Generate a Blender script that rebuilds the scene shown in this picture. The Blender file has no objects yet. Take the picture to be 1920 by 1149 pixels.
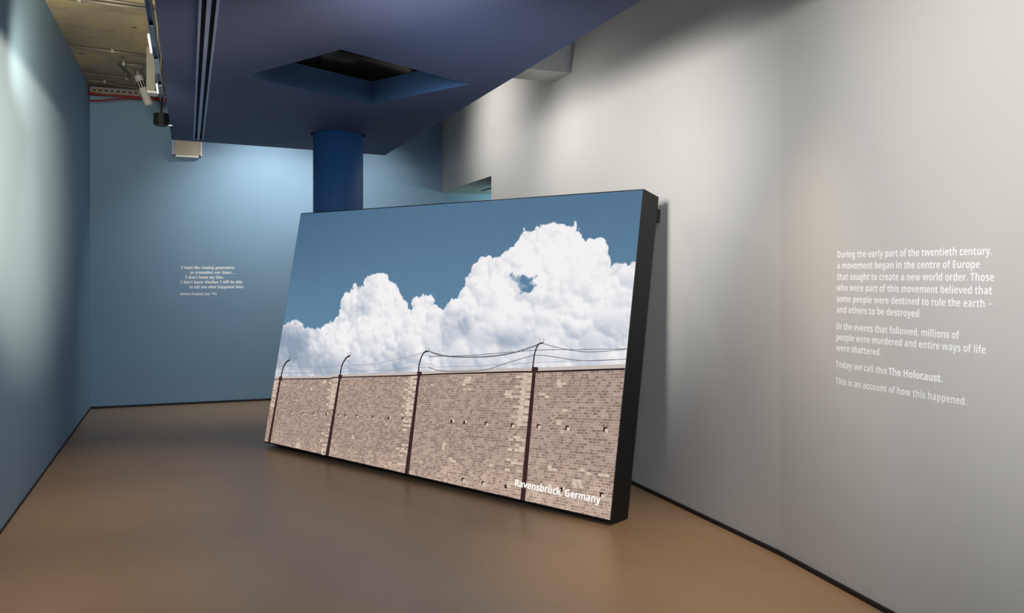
import bpy, bmesh, math, json
import numpy as np
from mathutils import Vector, Matrix

scene = bpy.context.scene
C = scene.collection

# ------------------------------------------------------------------ camera, world, lights, exposure
YAW = math.radians(21.8666)
cam_data = bpy.data.cameras.new('camera')
cam_data.sensor_width = 36.0
cam_data.lens = 36.0 * 1515.0 / 1920.0
cam_data.shift_y = -60.5 / 1920.0
cam_data.clip_start = 0.05
cam = bpy.data.objects.new('camera', cam_data)
cam.location = (0.0, 0.0, 1.5)
cam.rotation_euler = (math.pi / 2, 0.0, -YAW)
C.objects.link(cam)
scene.camera = cam

vs = scene.view_settings
vs.view_transform = 'Standard'
vs.look = 'None'
vs.gamma = 1.0
vs.use_curve_mapping = False
vs.exposure = 0.0

world = bpy.data.worlds.new('gallery_ambient')
world.use_nodes = True
bg = world.node_tree.nodes['Background']
bg.inputs[0].default_value = (0.52, 0.69, 1.0, 1.0)
bg.inputs[1].default_value = 2.3
scene.world = world

def spot(name, loc, aim, watts, angle, blend, radius, color=(1, 1, 1)):
    d = bpy.data.lights.new(name, 'SPOT')
    d.energy = watts; d.spot_size = math.radians(angle); d.spot_blend = blend
    d.shadow_soft_size = radius; d.color = color
    o = bpy.data.objects.new(name, d)
    o.location = loc
    o.rotation_euler = (Vector(aim) - Vector(loc)).to_track_quat('-Z', 'Y').to_euler()
    C.objects.link(o)
    return o

# museum track spots: one behind the blue soffit on the back wall, one on the left wall, two on the grey wall,
# plus added fill lamps: behind the camera, in the concrete bay, in the passage
WARM = (1.0, 0.80, 0.58)
spot('back_wall_spot', (0.85, 8.80, 3.42), (0.85, 10.0, 1.75), 165, 104, 1.0, 0.10, (1.0, 1.0, 0.95))
spot('back_wall_spot_right', (2.0, 8.95, 3.42), (1.9, 9.95, 1.8), 60, 100, 1.0, 0.10, (1.0, 1.0, 0.95))
spot('left_wall_spot', (2.2, 2.3, 2.55), (-1.01, 5.9, 2.15), 2900, 33, 1.0, 0.18, (1.0, 0.71, 0.46))
spot('grey_wall_spot', (2.08, 6.2, 2.86), (2.96, 5.8, 1.9), 30, 170, 0.9, 0.03, (1.0, 0.96, 0.90))
spot('grey_wall_wash', (0.095, 3.0, 2.52), (2.95, 5.3, 2.25), 580, 66, 1.0, 0.32, (1.0, 0.96, 0.90))
spot('far_wall_wash', (1.85, 7.9, 3.35), (2.98, 7.8, 3.0), 66, 112, 1.0, 0.10, (1.0, 0.96, 0.90))
spot('intro_text_spot', (0.095, 2.0, 2.60), (2.83, 1.8, 2.1), 330, 86, 1.0, 0.12, (1.0, 0.95, 0.87))
for gap_y, gap_w in ((1.9, 150), (3.4, 130), (4.9, 120), (6.4, 110)):
    spot('left_gap_lamp', (-0.5, gap_y, 3.45), (-0.64, gap_y + 0.1, 0.0), gap_w, 54, 1.0, 0.08, WARM)
spot('left_gap_spotlight', (-0.358, 8.93, 3.17), (0.0, 8.7, 1.6), 24, 60, 1.0, 0.04, WARM)
spot('right_gap_lamp', (2.35, 3.0, 3.45), (2.5, 3.5, 0.0), 260, 46, 1.0, 0.08, WARM)
spot('concrete_bay_fill', (-0.7, 5.4, 2.6), (-0.6, 7.4, 3.57), 150, 90, 1.0, 0.1, (1.0, 0.88, 0.64))  # added lamp without a fitting, brightens the concrete slab from below
spot('passage_fill_lamp', (4.2, 9.1, 2.3), (3.4, 9.8, 2.5), 30, 160, 1.0, 0.1, (0.7, 1.0, 0.88))  # unseen lamp added so the passage doesn't go dark
spot('front_fill_lamp', (-0.6, -1.5, 2.74), (1.6, 6.0, 1.8), 440, 84, 1.0, 0.5, (0.86, 0.93, 1.0))  # cool fill added from the front, stands for no particular fitting

# ------------------------------------------------------------------ materials
def mat(name, col, rough=0.6, metal=0.0, spec=0.5, noise=None, bump=None):
    m = bpy.data.materials.new(name); m.use_nodes = True
    nt = m.node_tree; p = nt.nodes['Principled BSDF']
    p.inputs['Base Color'].default_value = (*col, 1)
    p.inputs['Roughness'].default_value = rough
    p.inputs['Metallic'].default_value = metal
    p.inputs['Specular IOR Level'].default_value = spec
    if noise or bump:
        tc = nt.nodes.new('ShaderNodeTexCoord')
    if noise:
        sc, amt = noise
        n = nt.nodes.new('ShaderNodeTexNoise'); n.inputs['Scale'].default_value = sc
        n.inputs['Detail'].default_value = 6
        nt.links.new(tc.outputs['Object'], n.inputs['Vector'])
        r = nt.nodes.new('ShaderNodeValToRGB')
        r.color_ramp.elements[0].position = 0.3; r.color_ramp.elements[1].position = 0.7
        r.color_ramp.elements[0].color = (*[c * (1 - amt) for c in col], 1)
        r.color_ramp.elements[1].color = (*[min(1, c * (1 + amt)) for c in col], 1)
        nt.links.new(n.outputs['Fac'], r.inputs['Fac'])
        nt.links.new(r.outputs['Color'], p.inputs['Base Color'])
    if bump:
        sc, st = bump
        n = nt.nodes.new('ShaderNodeTexNoise'); n.inputs['Scale'].default_value = sc; n.inputs['Detail'].default_value = 4
        nt.links.new(tc.outputs['Object'], n.inputs['Vector'])
        b = nt.nodes.new('ShaderNodeBump'); b.inputs['Strength'].default_value = st; b.inputs['Distance'].default_value = 0.01
        nt.links.new(n.outputs['Fac'], b.inputs['Height'])
        nt.links.new(b.outputs['Normal'], p.inputs['Normal'])
    return m

def emit(name, col, strength=1.0):
    m = bpy.data.materials.new(name); m.use_nodes = True
    nt = m.node_tree; nt.nodes.clear()
    e = nt.nodes.new('ShaderNodeEmission'); o = nt.nodes.new('ShaderNodeOutputMaterial')
    e.inputs[0].default_value = (*col, 1); e.inputs[1].default_value = strength
    nt.links.new(e.outputs[0], o.inputs[0])
    return m, e

M = {}
M['blue_wall'] = mat('blue_wall_paint', (0.20, 0.32, 0.45), 0.75, noise=(1.5, 0.02))
M['grey_wall'] = mat('grey_wall_paint', (0.52, 0.515, 0.50), 0.75, noise=(1.2, 0.015))
M['soffit'] = mat('navy_soffit_paint', (0.040, 0.062, 0.155), 0.7, noise=(1.0, 0.04))
M['reveal'] = mat('opening_blue_paint', (0.018, 0.06, 0.15), 0.7)
M['column'] = mat('column_blue_paint', (0.022, 0.10, 0.28), 0.5)
M['floor'] = mat('tan_vinyl_floor', (0.31, 0.200, 0.115), 0.36, spec=0.8, noise=(2.5, 0.04))
M['black'] = mat('matt_black', (0.004, 0.004, 0.004), 0.6, spec=0.2)
M['black_skirting'] = mat('black_skirting', (0.006, 0.006, 0.007), 0.6)
M['housing'] = mat('black_display_housing', (0.006, 0.006, 0.006), 0.55, spec=0.35)
M['white_letters'] = mat('white_lettering', (0.95, 0.95, 0.95), 0.6)
M['steel'] = mat('galvanised_steel', (0.42, 0.47, 0.55), 0.35, 0.85, noise=(14, 0.15))
M['dull_steel'] = mat('dull_conduit_steel', (0.20, 0.185, 0.16), 0.5, 0.4)
M['rail'] = mat('blue_grey_aluminium', (0.22, 0.28, 0.46), 0.4, 0.3)
M['spot_white'] = mat('off_white_enamel', (0.55, 0.54, 0.50), 0.4)
M['grey_box'] = mat('grey_enamel', (0.33, 0.32, 0.28), 0.5)
M['beige'] = mat('beige_metal', (0.42, 0.38, 0.31), 0.5)
M['white_plastic'] = mat('white_plastic', (0.80, 0.80, 0.78), 0.4)
M['red'] = mat('red_cable', (0.22, 0.010, 0.010), 0.5)
M['tray'] = mat('tray_metal', (0.22, 0.18, 0.15), 0.5, 0.3)
M['duct'] = mat('black_duct', (0.055, 0.052, 0.047), 0.30, 0.6)
M['passage'] = mat('passage_ceiling_paint', (0.42, 0.46, 0.47), 0.7)

# rough shuttered concrete with boards, blow holes and stains
def concrete():
    m = mat('shuttered_concrete', (0.36, 0.31, 0.21), 0.85)
    nt = m.node_tree; p = nt.nodes['Principled BSDF']
    tc = nt.nodes.new('ShaderNodeTexCoord')
    n1 = nt.nodes.new('ShaderNodeTexNoise'); n1.inputs['Scale'].default_value = 1.6; n1.inputs['Detail'].default_value = 8
    n1.inputs['Roughness'].default_value = 0.65
    nt.links.new(tc.outputs['Object'], n1.inputs['Vector'])
    r1 = nt.nodes.new('ShaderNodeValToRGB')
    e = r1.color_ramp.elements
    e[0].position = 0.32; e[0].color = (0.20, 0.18, 0.135, 1)
    e[1].position = 0.68; e[1].color = (0.47, 0.38, 0.22, 1)
    x = e.new(0.5); x.color = (0.34, 0.295, 0.195, 1)
    nt.links.new(n1.outputs['Fac'], r1.inputs['Fac'])
    v = nt.nodes.new('ShaderNodeTexVoronoi'); v.inputs['Scale'].default_value = 4.2
    mp = nt.nodes.new('ShaderNodeMapping'); mp.inputs['Scale'].default_value = (1.0, 1.0, 0.0)
    nt.links.new(tc.outputs['Object'], mp.inputs['Vector'])
    n2 = nt.nodes.new('ShaderNodeTexNoise'); n2.inputs['Scale'].default_value = 20; n2.inputs['Detail'].default_value = 3
    nt.links.new(mp.outputs['Vector'], n2.inputs['Vector'])
    mx = nt.nodes.new('ShaderNodeMix'); mx.data_type = 'RGBA'; mx.inputs['Factor'].default_value = 0.05
    nt.links.new(mp.outputs['Vector'], mx.inputs['A']); nt.links.new(n2.outputs['Color'], mx.inputs['B'])
    nt.links.new(mx.outputs['Result'], v.inputs['Vector'])
    r2 = nt.nodes.new('ShaderNodeValToRGB')
    r2.color_ramp.elements[0].position = 0.06; r2.color_ramp.elements[0].color = (0.15, 0.13, 0.1, 1)
    r2.color_ramp.elements[1].position = 0.10; r2.color_ramp.elements[1].color = (1, 1, 1, 1)
    nt.links.new(v.outputs['Distance'], r2.inputs['Fac'])
    mul = nt.nodes.new('ShaderNodeMix'); mul.data_type = 'RGBA'; mul.blend_type = 'MULTIPLY'; mul.inputs['Factor'].default_value = 1.0
    nt.links.new(r1.outputs['Color'], mul.inputs['A']); nt.links.new(r2.outputs['Color'], mul.inputs['B'])
    nt.links.new(mul.outputs['Result'], p.inputs['Base Color'])
    b = nt.nodes.new('ShaderNodeBump'); b.inputs['Strength'].default_value = 0.4; b.inputs['Distance'].default_value = 0.02
    nt.links.new(n1.outputs['Fac'], b.inputs['Height']); nt.links.new(b.outputs['Normal'], p.inputs['Normal'])
    return m
M['concrete'] = concrete()

# ------------------------------------------------------------------ mesh helpers
def obj(name, bm, m, parent=None, smooth=False):
    me = bpy.data.meshes.new(name)
    bmesh.ops.recalc_face_normals(bm, faces=bm.faces)
    if smooth:
        for f in bm.faces: f.smooth = True
    bm.to_mesh(me); bm.free()
    for k in (m if isinstance(m, (list, tuple)) else [m]):
        me.materials.append(k)
    o = bpy.data.objects.new(name, me)
    C.objects.link(o)
    if parent is not None: o.parent = parent
    return o

def struct(name, bm, m, parent=None):
    o = obj(name, bm, m, parent)
    if parent is None: o['kind'] = 'structure'
    return o

def tag(o, label, cat, group=None):
    o['label'] = label; o['category'] = cat
    if group: o['group'] = group
    return o

def thing(name, label, cat, loc=(0, 0, 0), group=None):
    o = bpy.data.objects.new(name, None); o.empty_display_size = 0.1
    o.location = loc; C.objects.link(o)
    return tag(o, label, cat, group)

def B(): return bmesh.new()

def add_box(bm, x0, x1, y0, y1, z0, z1, mi=0):
    vs_ = [bm.verts.new((x, y, z)) for x in (x0, x1) for y in (y0, y1) for z in (z0, z1)]
    for q in ((0, 1, 3, 2), (4, 6, 7, 5), (0, 4, 5, 1), (2, 3, 7, 6), (0, 2, 6, 4), (1, 5, 7, 3)):
        f = bm.faces.new([vs_[i] for i in q]); f.material_index = mi
    return vs_

def add_prism(bm, poly, z0, z1, mi=0):
    a = [bm.verts.new((x, y, z0)) for x, y in poly]; b = [bm.verts.new((x, y, z1)) for x, y in poly]
    n = len(poly)
    for f in [bm.faces.new(a), bm.faces.new(b)] + [bm.faces.new((a[i], a[(i + 1) % n], b[(i + 1) % n], b[i])) for i in range(n)]:
        f.material_index = mi

def add_tube(bm, pts, r, n=10, caps=True):
    P = [Vector(p) for p in pts]; rings = []
    R = r if isinstance(r, (list, tuple)) else [r] * len(P)
    for i, p in enumerate(P):
        t = (P[min(i + 1, len(P) - 1)] - P[max(i - 1, 0)]).normalized()
        a = t.orthogonal().normalized() if i == 0 else (pa - t * pa.dot(t)).normalized()
        pa = a; b = t.cross(a)
        rings.append([bm.verts.new(p + R[i] * (math.cos(2 * math.pi * k / n) * a + math.sin(2 * math.pi * k / n) * b)) for k in range(n)])
    for i in range(len(P) - 1):
        for k in range(n):
            bm.faces.new((rings[i][k], rings[i][(k + 1) % n], rings[i + 1][(k + 1) % n], rings[i + 1][k]))
    if caps:
        bm.faces.new(rings[0]); bm.faces.new(rings[-1])

def bevel(bm, w, seg=2):
    bmesh.ops.bevel(bm, geom=bm.edges[:], offset=w, segments=seg, affect='EDGES', profile=0.5)

def lerp(a, b, t): return a + (b - a) * t

# ------------------------------------------------------------------ the setting
SLAB = 3.59
XL = -1.01
def back_y(x): return 10.10 - (x - XL) * (0.22 / 4.01)
def right_x(y): return 2.94 + (y - 3.475) * (0.06 / 6.405)
END_Y, JAMB_Y, LINTEL = 9.88, 8.02, 2.54

bm = B(); add_box(bm, -1.4, 5.3, -5.0, 10.5, -0.12, 0.0); struct('floor', bm, M['floor'])
bm = B(); add_box(bm, -1.4, 5.3, -5.0, 10.5, SLAB, SLAB + 0.25); struct('ceiling', bm, M['concrete'])
bm = B(); add_box(bm, XL - 0.2, XL, -5.0, 10.3, 0.0, SLAB); struct('wall_left', bm, M['blue_wall'])
bm = B(); add_prism(bm, [(XL, back_y(XL)), (5.3, back_y(5.3)), (5.3, 10.3), (XL, 10.3)], 0.0, SLAB); struct('wall_back', bm, M['blue_wall'])
bm = B()
T = 0.22
add_prism(bm, [(2.2155, -5.0), (2.94, 3.475), (right_x(JAMB_Y), JAMB_Y), (right_x(JAMB_Y) + T, JAMB_Y), (2.94 + T, 3.475), (2.2155 + T, -5.0)], 0.0, SLAB)
add_prism(bm, [(right_x(JAMB_Y), JAMB_Y), (3.0, END_Y), (3.0 + T, END_Y), (right_x(JAMB_Y) + T, JAMB_Y)], LINTEL, SLAB)
o = struct('wall_right', bm, M['grey_wall'])
# side passage behind the opening at the far end of the grey wall
bm = B(); add_box(bm, 3.22, 5.1, JAMB_Y, 9.86, LINTEL, LINTEL + 0.2); struct('ceiling_passage', bm, M['passage'])
bm = B(); add_box(bm, 5.1, 5.3, 7.8, 9.86, 0.0, LINTEL + 0.2); struct('wall_passage', bm, M['blue_wall'])
bm = B(); add_box(bm, 3.23, 5.1, 7.8, JAMB_Y, 0.0, LINTEL + 0.2); struct('wall_passage_front', bm, M['grey_wall'])

# skirting
SK = 0.02
bm = B(); add_box(bm, XL, XL + 0.008, -5.0, 10.09, 0.0, 0.014); struct('baseboard_left', bm, M['black_skirting'])
bm = B(); add_prism(bm, [(XL, back_y(XL) - 0.012), (3.3, back_y(3.3) - 0.012), (3.3, back_y(3.3)), (XL, back_y(XL))], 0.0, 0.024); struct('baseboard_back', bm, M['black_skirting'])
bm = B()
add_prism(bm, [(2.2155, -5.0), (2.94, 3.475), (right_x(JAMB_Y), JAMB_Y), (right_x(JAMB_Y) - 0.012, JAMB_Y), (2.928, 3.475), (2.2035, -5.0)], 0.0, 0.023)
struct('baseboard_right', bm, M['black_skirting'])

# beam stub high on the grey wall
bm = B(); add_box(bm, 2.25, right_x(6.24) + 0.05, 6.07, 6.418, 3.177, SLAB); struct('beam', bm, M['grey_wall'])

# column behind the display
COL = (1.304, 7.608); CR = 0.229
def circle(cx, cy, r, n): return [(cx + r * math.cos(2 * math.pi * k / n), cy + r * math.sin(2 * math.pi * k / n)) for k in range(n)]
bm = B(); add_prism(bm, circle(*COL, CR, 64), 0.0, SLAB)
o = struct('column', bm, M['column'])
for p in o.data.polygons:
    p.use_smooth = abs(p.normal.z) < 0.5

# dark blue dropped soffit with a skewed square opening, a round hole for the column and a slot for the track
SZ0, SZ1 = 2.80, 2.971
def s_back(x): return 8.48 + (x + 0.14) * 0.109
SXL, SXR = -0.145, 2.0
DIAMOND = [(0.341, 5.583), (0.825, 4.71), (1.789, 5.243), (1.305, 6.129)]
SLOT = [(0.048, 1.0), (0.142, 1.0), (0.142, 8.36), (0.048, 8.36)]
bm = B()
loops = [([(SXL, 0.9), (SXR, 0.9), (SXR, s_back(SXR)), (SXL, s_back(SXL))], 0), (DIAMOND, 1), (circle(*COL, 0.252, 48), 0), (SLOT, 0)]
for zz in (SZ0, SZ1):
    ed = []
    for poly, _ in loops:
        v = [bm.verts.new((x, y, zz)) for x, y in poly]
        ed += [bm.edges.new((v[i], v[(i + 1) % len(v)])) for i in range(len(v))]
    bmesh.ops.triangle_fill(bm, use_beauty=True, use_dissolve=False, edges=ed)
bm.verts.ensure_lookup_table()
def find(x, y, z):
    return min(bm.verts, key=lambda v: (v.co - Vector((x, y, z))).length)
for poly, mi in loops:
    n = len(poly)
    lo = [find(x, y, SZ0) for x, y in poly]; hi = [find(x, y, SZ1) for x, y in poly]
    for i in range(n):
        f = bm.faces.new((lo[i], lo[(i + 1) % n], hi[(i + 1) % n], hi[i])); f.material_index = mi
struct('ceiling_soffit', bm, [M['soffit'], M['reveal']])

# ------------------------------------------------------------------ leaning display
PW, PH, PD = 3.515, 2.029, 0.199
PO = Vector((0.61829, 7.31597, 0.05062))          # lower left corner of the picture
PU = Vector((0.48822288, -0.87271013, -0.003931)); PV = Vector((0.16327835, 0.08691667, 0.98274395)); PN = Vector((0.85730893, 0.48043992, -0.18492938))
disp = thing('display_panel', 'huge black-framed display leaning against the grey wall, showing clouds over a brick wall', 'display')
disp.matrix_world = Matrix(((PU.x, PV.x, PN.x, PO.x), (PU.y, PV.y, PN.y, PO.y), (PU.z, PV.z, PN.z, PO.z), (0, 0, 0, 1)))
# local axes: x along the width, y up the picture, z into the housing
bm = B(); add_box(bm, -0.006, PW + 0.006, -0.012, PH + 0.008, 0.0015, PD); bevel(bm, 0.002, 1)
obj('housing', bm, M['housing'], disp)
PJ = json.loads('{"cloud":[[-0.0569,1.0045],[0.016,1.0169],[0.0856,1.0382],[0.1813,1.0694],[0.277,1.0373],[0.3153,0.9996],[0.4385,1.0177],[0.533,0.9958],[0.5736,1.0326],[0.6193,1.0694],[0.6954,1.0899],[0.725,1.1342],[0.7454,1.1954],[0.7479,1.2647],[0.7643,1.3085],[0.7827,1.3435],[0.8479,1.3446],[0.8751,1.3966],[0.9156,1.3885],[0.9487,1.3548],[0.9822,1.3757],[1.0215,1.3695],[0.9913,1.4151],[0.9915,1.4492],[1.0532,1.4547],[1.1251,1.467],[1.2048,1.4959],[1.2573,1.476],[1.2778,1.4345],[1.3305,1.4102],[1.3826,1.3862],[1.4125,1.3539],[1.4455,1.3057],[1.4765,1.2659],[1.5253,1.2511],[1.5558,1.2119],[1.6009,1.1656],[1.5736,1.2364],[1.5755,1.2844],[1.6066,1.2979],[1.6585,1.3182],[1.7347,1.3229],[1.7908,1.3131],[1.8302,1.2749],[1.8402,1.244],[1.8811,1.2297],[1.9168,1.2077],[1.9231,1.231],[1.9696,1.2631],[1.9951,1.2944],[2.045,1.3032],[2.0588,1.3417],[2.0954,1.3652],[2.1065,1.4186],[2.0885,1.4643],[2.1451,1.4875],[2.1561,1.5408],[2.207,1.5939],[2.282,1.6159],[2.3432,1.5973],[2.4092,1.6027],[2.45,1.6439],[2.5109,1.6726],[2.5424,1.7089],[2.5531,1.7603],[2.5935,1.796],[2.6652,1.8011],[2.7158,1.8213],[2.786,1.8232],[2.8364,1.8358],[2.9068,1.8219],[2.9574,1.823],[3.022,1.839],[3.0349,1.8034],[3.0715,1.7743],[3.0842,1.7392],[3.1293,1.7035],[3.1508,1.7237],[3.2059,1.7292],[3.2628,1.7142],[3.3135,1.6793],[3.3214,1.6388],[3.3053,1.6189],[3.3278,1.5851],[3.3257,1.5517],[3.3396,1.525],[3.3585,1.5582],[3.419,1.558],[3.4645,1.5512],[3.5504,1.5704],[3.6356,0.7961],[-0.0318,0.4589]],"hole":[[2.5314,1.4786],[2.5808,1.4557],[2.5955,1.4789],[2.6402,1.482],[2.6822,1.465],[2.7318,1.4653],[2.7101,1.4323],[2.7617,1.4045],[2.7286,1.3657],[2.6766,1.3819],[2.6398,1.3641],[2.5958,1.3922],[2.5987,1.4211]],"posts":[[[[0.0875,0.5555],[0.0713,0.0135]],3.6,5.5],[[[0.8749,0.6355],[0.861,0.0071]],4.3,7],[[[1.7658,0.7324],[1.7777,0.0089]],5,8.5],[[[2.8281,0.8478],[2.8545,0.0084]],6.5,9.5]],"arms":[[[0.0954,0.5561],[0.0984,0.6134],[0.1071,0.6566],[0.1289,0.6886],[0.1538,0.7086],[0.1811,0.719]],[[0.8736,0.6411],[0.8741,0.692],[0.8823,0.7323],[0.8983,0.7618],[0.9184,0.7882],[0.9412,0.8022],[0.9626,0.807]],[[1.758,0.7349],[1.7549,0.7814],[1.7587,0.8233],[1.7673,0.8552],[1.7841,0.8824],[1.8034,0.8961],[1.8315,0.901]],[[2.8124,0.8491],[2.8129,0.8986],[2.8151,0.9483],[2.8251,0.9862],[2.84,1.012],[2.8619,1.0207],[2.8756,1.0215]]],"wires":[[[0.0085,0.6473],[0.1608,0.6683],[0.3039,0.6697],[0.5383,0.6826],[0.7249,0.6987],[0.8758,0.7237],[1.0252,0.7372],[1.1457,0.7451],[1.3093,0.7742],[1.4822,0.8119],[1.6494,0.8489],[1.7936,0.8955]],[[0.034,0.5922],[0.1774,0.605],[0.5774,0.641],[0.9669,0.6804],[1.4972,0.7381],[1.7941,0.7791],[2.2772,0.8232],[2.8156,0.8871],[3.5099,0.9604]],[[0.9069,0.7859],[0.9584,0.7573],[1.0113,0.7396],[1.0603,0.7375]],[[0.9211,0.7236],[1.0151,0.7034],[1.1574,0.6916],[1.2597,0.6913],[1.4046,0.7142],[1.4977,0.7354],[1.7898,0.8017],[1.9172,0.8036]],[[1.8355,0.9013],[1.9228,0.8872],[2.0688,0.8789],[2.2663,0.888],[2.4538,0.9079],[2.6314,0.9438],[2.7831,0.9923],[2.8563,1.0215]],[[1.8355,0.9013],[1.9454,0.8781],[2.0696,0.8745],[2.2668,0.8851],[2.4545,0.9037],[2.6323,0.9382],[2.7839,0.9869],[2.8567,1.0187]],[[1.8428,0.862],[2.2644,0.8995],[2.8038,0.9688],[3.1323,0.9949],[3.4956,1.0215]],[[1.858,0.7809],[2.0276,0.7671],[2.3768,0.802],[2.5541,0.8582],[2.6915,0.9003],[2.8256,0.9372],[2.9775,0.9366],[3.1411,0.928],[3.2964,0.9351],[3.5029,0.9586]],[[2.8738,1.0184],[3.002,0.9988],[3.1334,0.987],[3.2437,0.9862],[3.3647,0.9991],[3.5074,1.0209]]],"walltop":[[-0.0248,0.5386],[0.7738,0.6134],[0.7912,0.6229],[1.6615,0.7114],[2.0542,0.757],[2.7076,0.8235],[2.85,0.8348],[3.5157,0.9056]],"holes":[[0.1302,0.2672],[0.309,0.281],[0.4752,0.2924],[0.609,0.3028],[0.774,0.3189],[0.9238,0.3268],[1.0069,0.3329],[1.1411,0.3437],[1.3311,0.3567],[1.506,0.3715],[1.6561,0.3825],[2.1502,0.4225],[2.2697,0.4301],[2.4677,0.4459],[2.694,0.4617],[2.9084,0.4815],[3.1343,0.4994],[3.4151,0.5235],[2.3221,0.0457],[2.5022,0.0524],[2.7032,0.0623],[3.1458,0.1162],[3.4358,0.1341]],"pale":[[2.2336,0.7124],[2.2424,0.6608],[2.6203,0.6795],[2.902,0.6856],[2.9252,0.6818],[3.1135,0.6012],[3.0651,0.5298],[3.111,0.4592],[3.0473,0.235],[3.2933,0.2498],[2.1962,0.1634],[2.5625,0.1676],[3.4148,0.252],[2.2379,0.739],[3.0372,0.7883],[3.2455,0.1915],[0.1546,0.5154],[0.3908,0.5127],[0.5341,0.5083],[0.6841,0.5737],[0.3557,0.3858],[1.1391,0.1886],[1.4894,0.3171],[1.7168,0.4676],[0.4631,0.0421],[0.7975,0.028],[1.584,0.0452],[1.9211,0.6514],[2.1052,0.254],[1.8958,0.1064]],"cap":[[2.7777,0.0764],[3.4377,0.083],[2.7711,0.1199]]}')

def cloud_picture(NX,NY,W,H,outline,hole):
    """the sky and cloud shown on the screen, as linear RGB on an NY x NX grid (row 0 = bottom)"""
    rng=np.random.default_rng(11)
    U,V=np.meshgrid(np.linspace(0,W,NX),np.linspace(0,H,NY)); px=W/(NX-1)
    def vnoise(sc,seed):
        r=np.random.default_rng(seed); a=U/sc; b=V/sc
        n=int(max(W,H)/sc)+3; g=r.random((n,n)); i=a.astype(int); j=b.astype(int); fa=a-i; fb=b-j
        fa=fa*fa*(3-2*fa); fb=fb*fb*(3-2*fb)
        return (g[j,i]*(1-fa)+g[j,i+1]*fa)*(1-fb)+(g[j+1,i]*(1-fa)+g[j+1,i+1]*fa)*fb
    def fbm(sc,seed,o=5):
        s=0;w=.5
        for k in range(o): s=s+w*vnoise(sc/2**k,seed+k); w*=.5
        return s/(1-.5**o)
    def sdf(poly,A,B):
        P=np.array(poly); d=np.full(A.shape,9.); ins=np.zeros(A.shape,bool)
        for k in range(len(P)):
            a=P[k];b=P[(k+1)%len(P)]; e=b-a; L=e@e+1e-9
            t=np.clip(((A-a[0])*e[0]+(B-a[1])*e[1])/L,0,1)
            d=np.minimum(d,np.hypot(A-a[0]-t*e[0],B-a[1]-t*e[1]))
            c=(a[1]>B)!=(b[1]>B)
            ins^=c&(A<(b[0]-a[0])*(B-a[1])/(b[1]-a[1]+1e-12)+a[0])
        return np.where(ins,d,-d)
    w1=(fbm(.10,3)-.5)*.035; w2=(fbm(.10,21)-.5)*.035
    d=sdf(outline,U+w1,V+w2)
    Z=np.full(U.shape,-9.); N=np.zeros(U.shape+(2,)); T=np.zeros(U.shape)
    def splat(cx,cy,r,base,tone):
        i0=max(int((cx-r)/px),0);i1=min(int((cx+r)/px)+2,NX);j0=max(int((cy-r)/px),0);j1=min(int((cy+r)/px)+2,NY)
        if i1<=i0 or j1<=j0: return
        dx=(U[j0:j1,i0:i1]-cx)/r; dy=(V[j0:j1,i0:i1]-cy)/r; q=1-dx*dx-dy*dy
        z=base+r*np.sqrt(np.maximum(q,0)); m=(q>0)&(z>Z[j0:j1,i0:i1])
        Z[j0:j1,i0:i1][m]=z[m]; N[j0:j1,i0:i1,0][m]=dx[m]; N[j0:j1,i0:i1,1][m]=dy[m]; T[j0:j1,i0:i1][m]=tone
    def dat(cx,cy): return d[min(max(int(cy/px),0),NY-1),min(max(int(cx/px),0),NX-1)]
    for r0,r1,n in ((.13,.22,150),(.06,.11,500),(.03,.055,1900),(.014,.028,2600)):
        for k in range(n):
            cx,cy=rng.random()*W,rng.random()*H; s=dat(cx,cy); r=r0+(r1-r0)*rng.random()
            if s<-.008: continue
            if s<r*.6:
                r=max(s*1.3,.011)
                if r<r0*.5: continue
            z0=Z[min(int(cy/px),NY-1),min(int(cx/px),NX-1)]
            base=min(s,.5)*.9-r*.2 if (z0<-8 or r0>.1) else z0-r*(.75+.35*rng.random())
            splat(cx,cy,r,base,rng.random())
    inside=(Z>-8)
    mask=np.clip((d+.010*(fbm(.03,40)-.5)*2+np.where(inside,.012,-.006))/.010,0,1)
    hd=sdf(hole,U,V)+.05*(fbm(.06,60)-.5)*2+.012
    mask=mask*(1-np.clip(hd/.02,0,1)*(.7+.3*np.clip((fbm(.04,70)-.42)*9,0,1)))
    def blur(a,n):
        for _ in range(n):
            p=np.pad(a,1,mode='edge'); a=(p[1:-1,1:-1]*2+p[:-2,1:-1]+p[2:,1:-1]+p[1:-1,:-2]+p[1:-1,2:])/6
        return a
    lit=blur(.3*N[...,0]+.75*N[...,1],1)*.22+blur(.3*N[...,0]+.75*N[...,1],5)*.5+blur(.4*N[...,0]+.75*N[...,1],20)*1.1
    soft=fbm(.5,80); fine=fbm(.12,90)
    v=(V/H); u=U/W
    shade=.86+.10*lit+.16*(soft-.5)+.10*(fine-.5)+.05*np.clip(d/.3,0,1)
    # broad grey bellies: far left, foot of the left tower, low centre and right
    def g(cx,cy,sx,sy): return np.exp(-((u-cx)/sx)**2-((v-cy)/sy)**2)
    belly=.30*g(.05,.44,.07,.06)+.16*g(.12,.36,.16,.05)+.16*g(.42,.38,.06,.05)+.14*g(.60,.55,.05,.05)+.13*g(.80,.58,.06,.07)+.14*g(.93,.53,.08,.06)+.10*g(.30,.60,.04,.05)+.14*g(.72,.50,.07,.03)
    shade=shade-belly*(.6+.9*fine)-.10*np.clip((.55-v)/.3,0,1)*soft*1.6
    s=np.clip(shade,.45,.965)[...,None]
    lo=np.array([.56,.62,.70]); hi=np.array([.955,.945,.95])
    t=np.clip((s-.55)/.37,0,1); t=t*t*(3-2*t)*.35+t*.65
    cl=lo+(hi-lo)*t
    k=np.clip((v[...,None]-.35)/.65,0,1); top=np.array([.325,.450,.560]); bot=np.array([.42,.575,.685])
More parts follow.
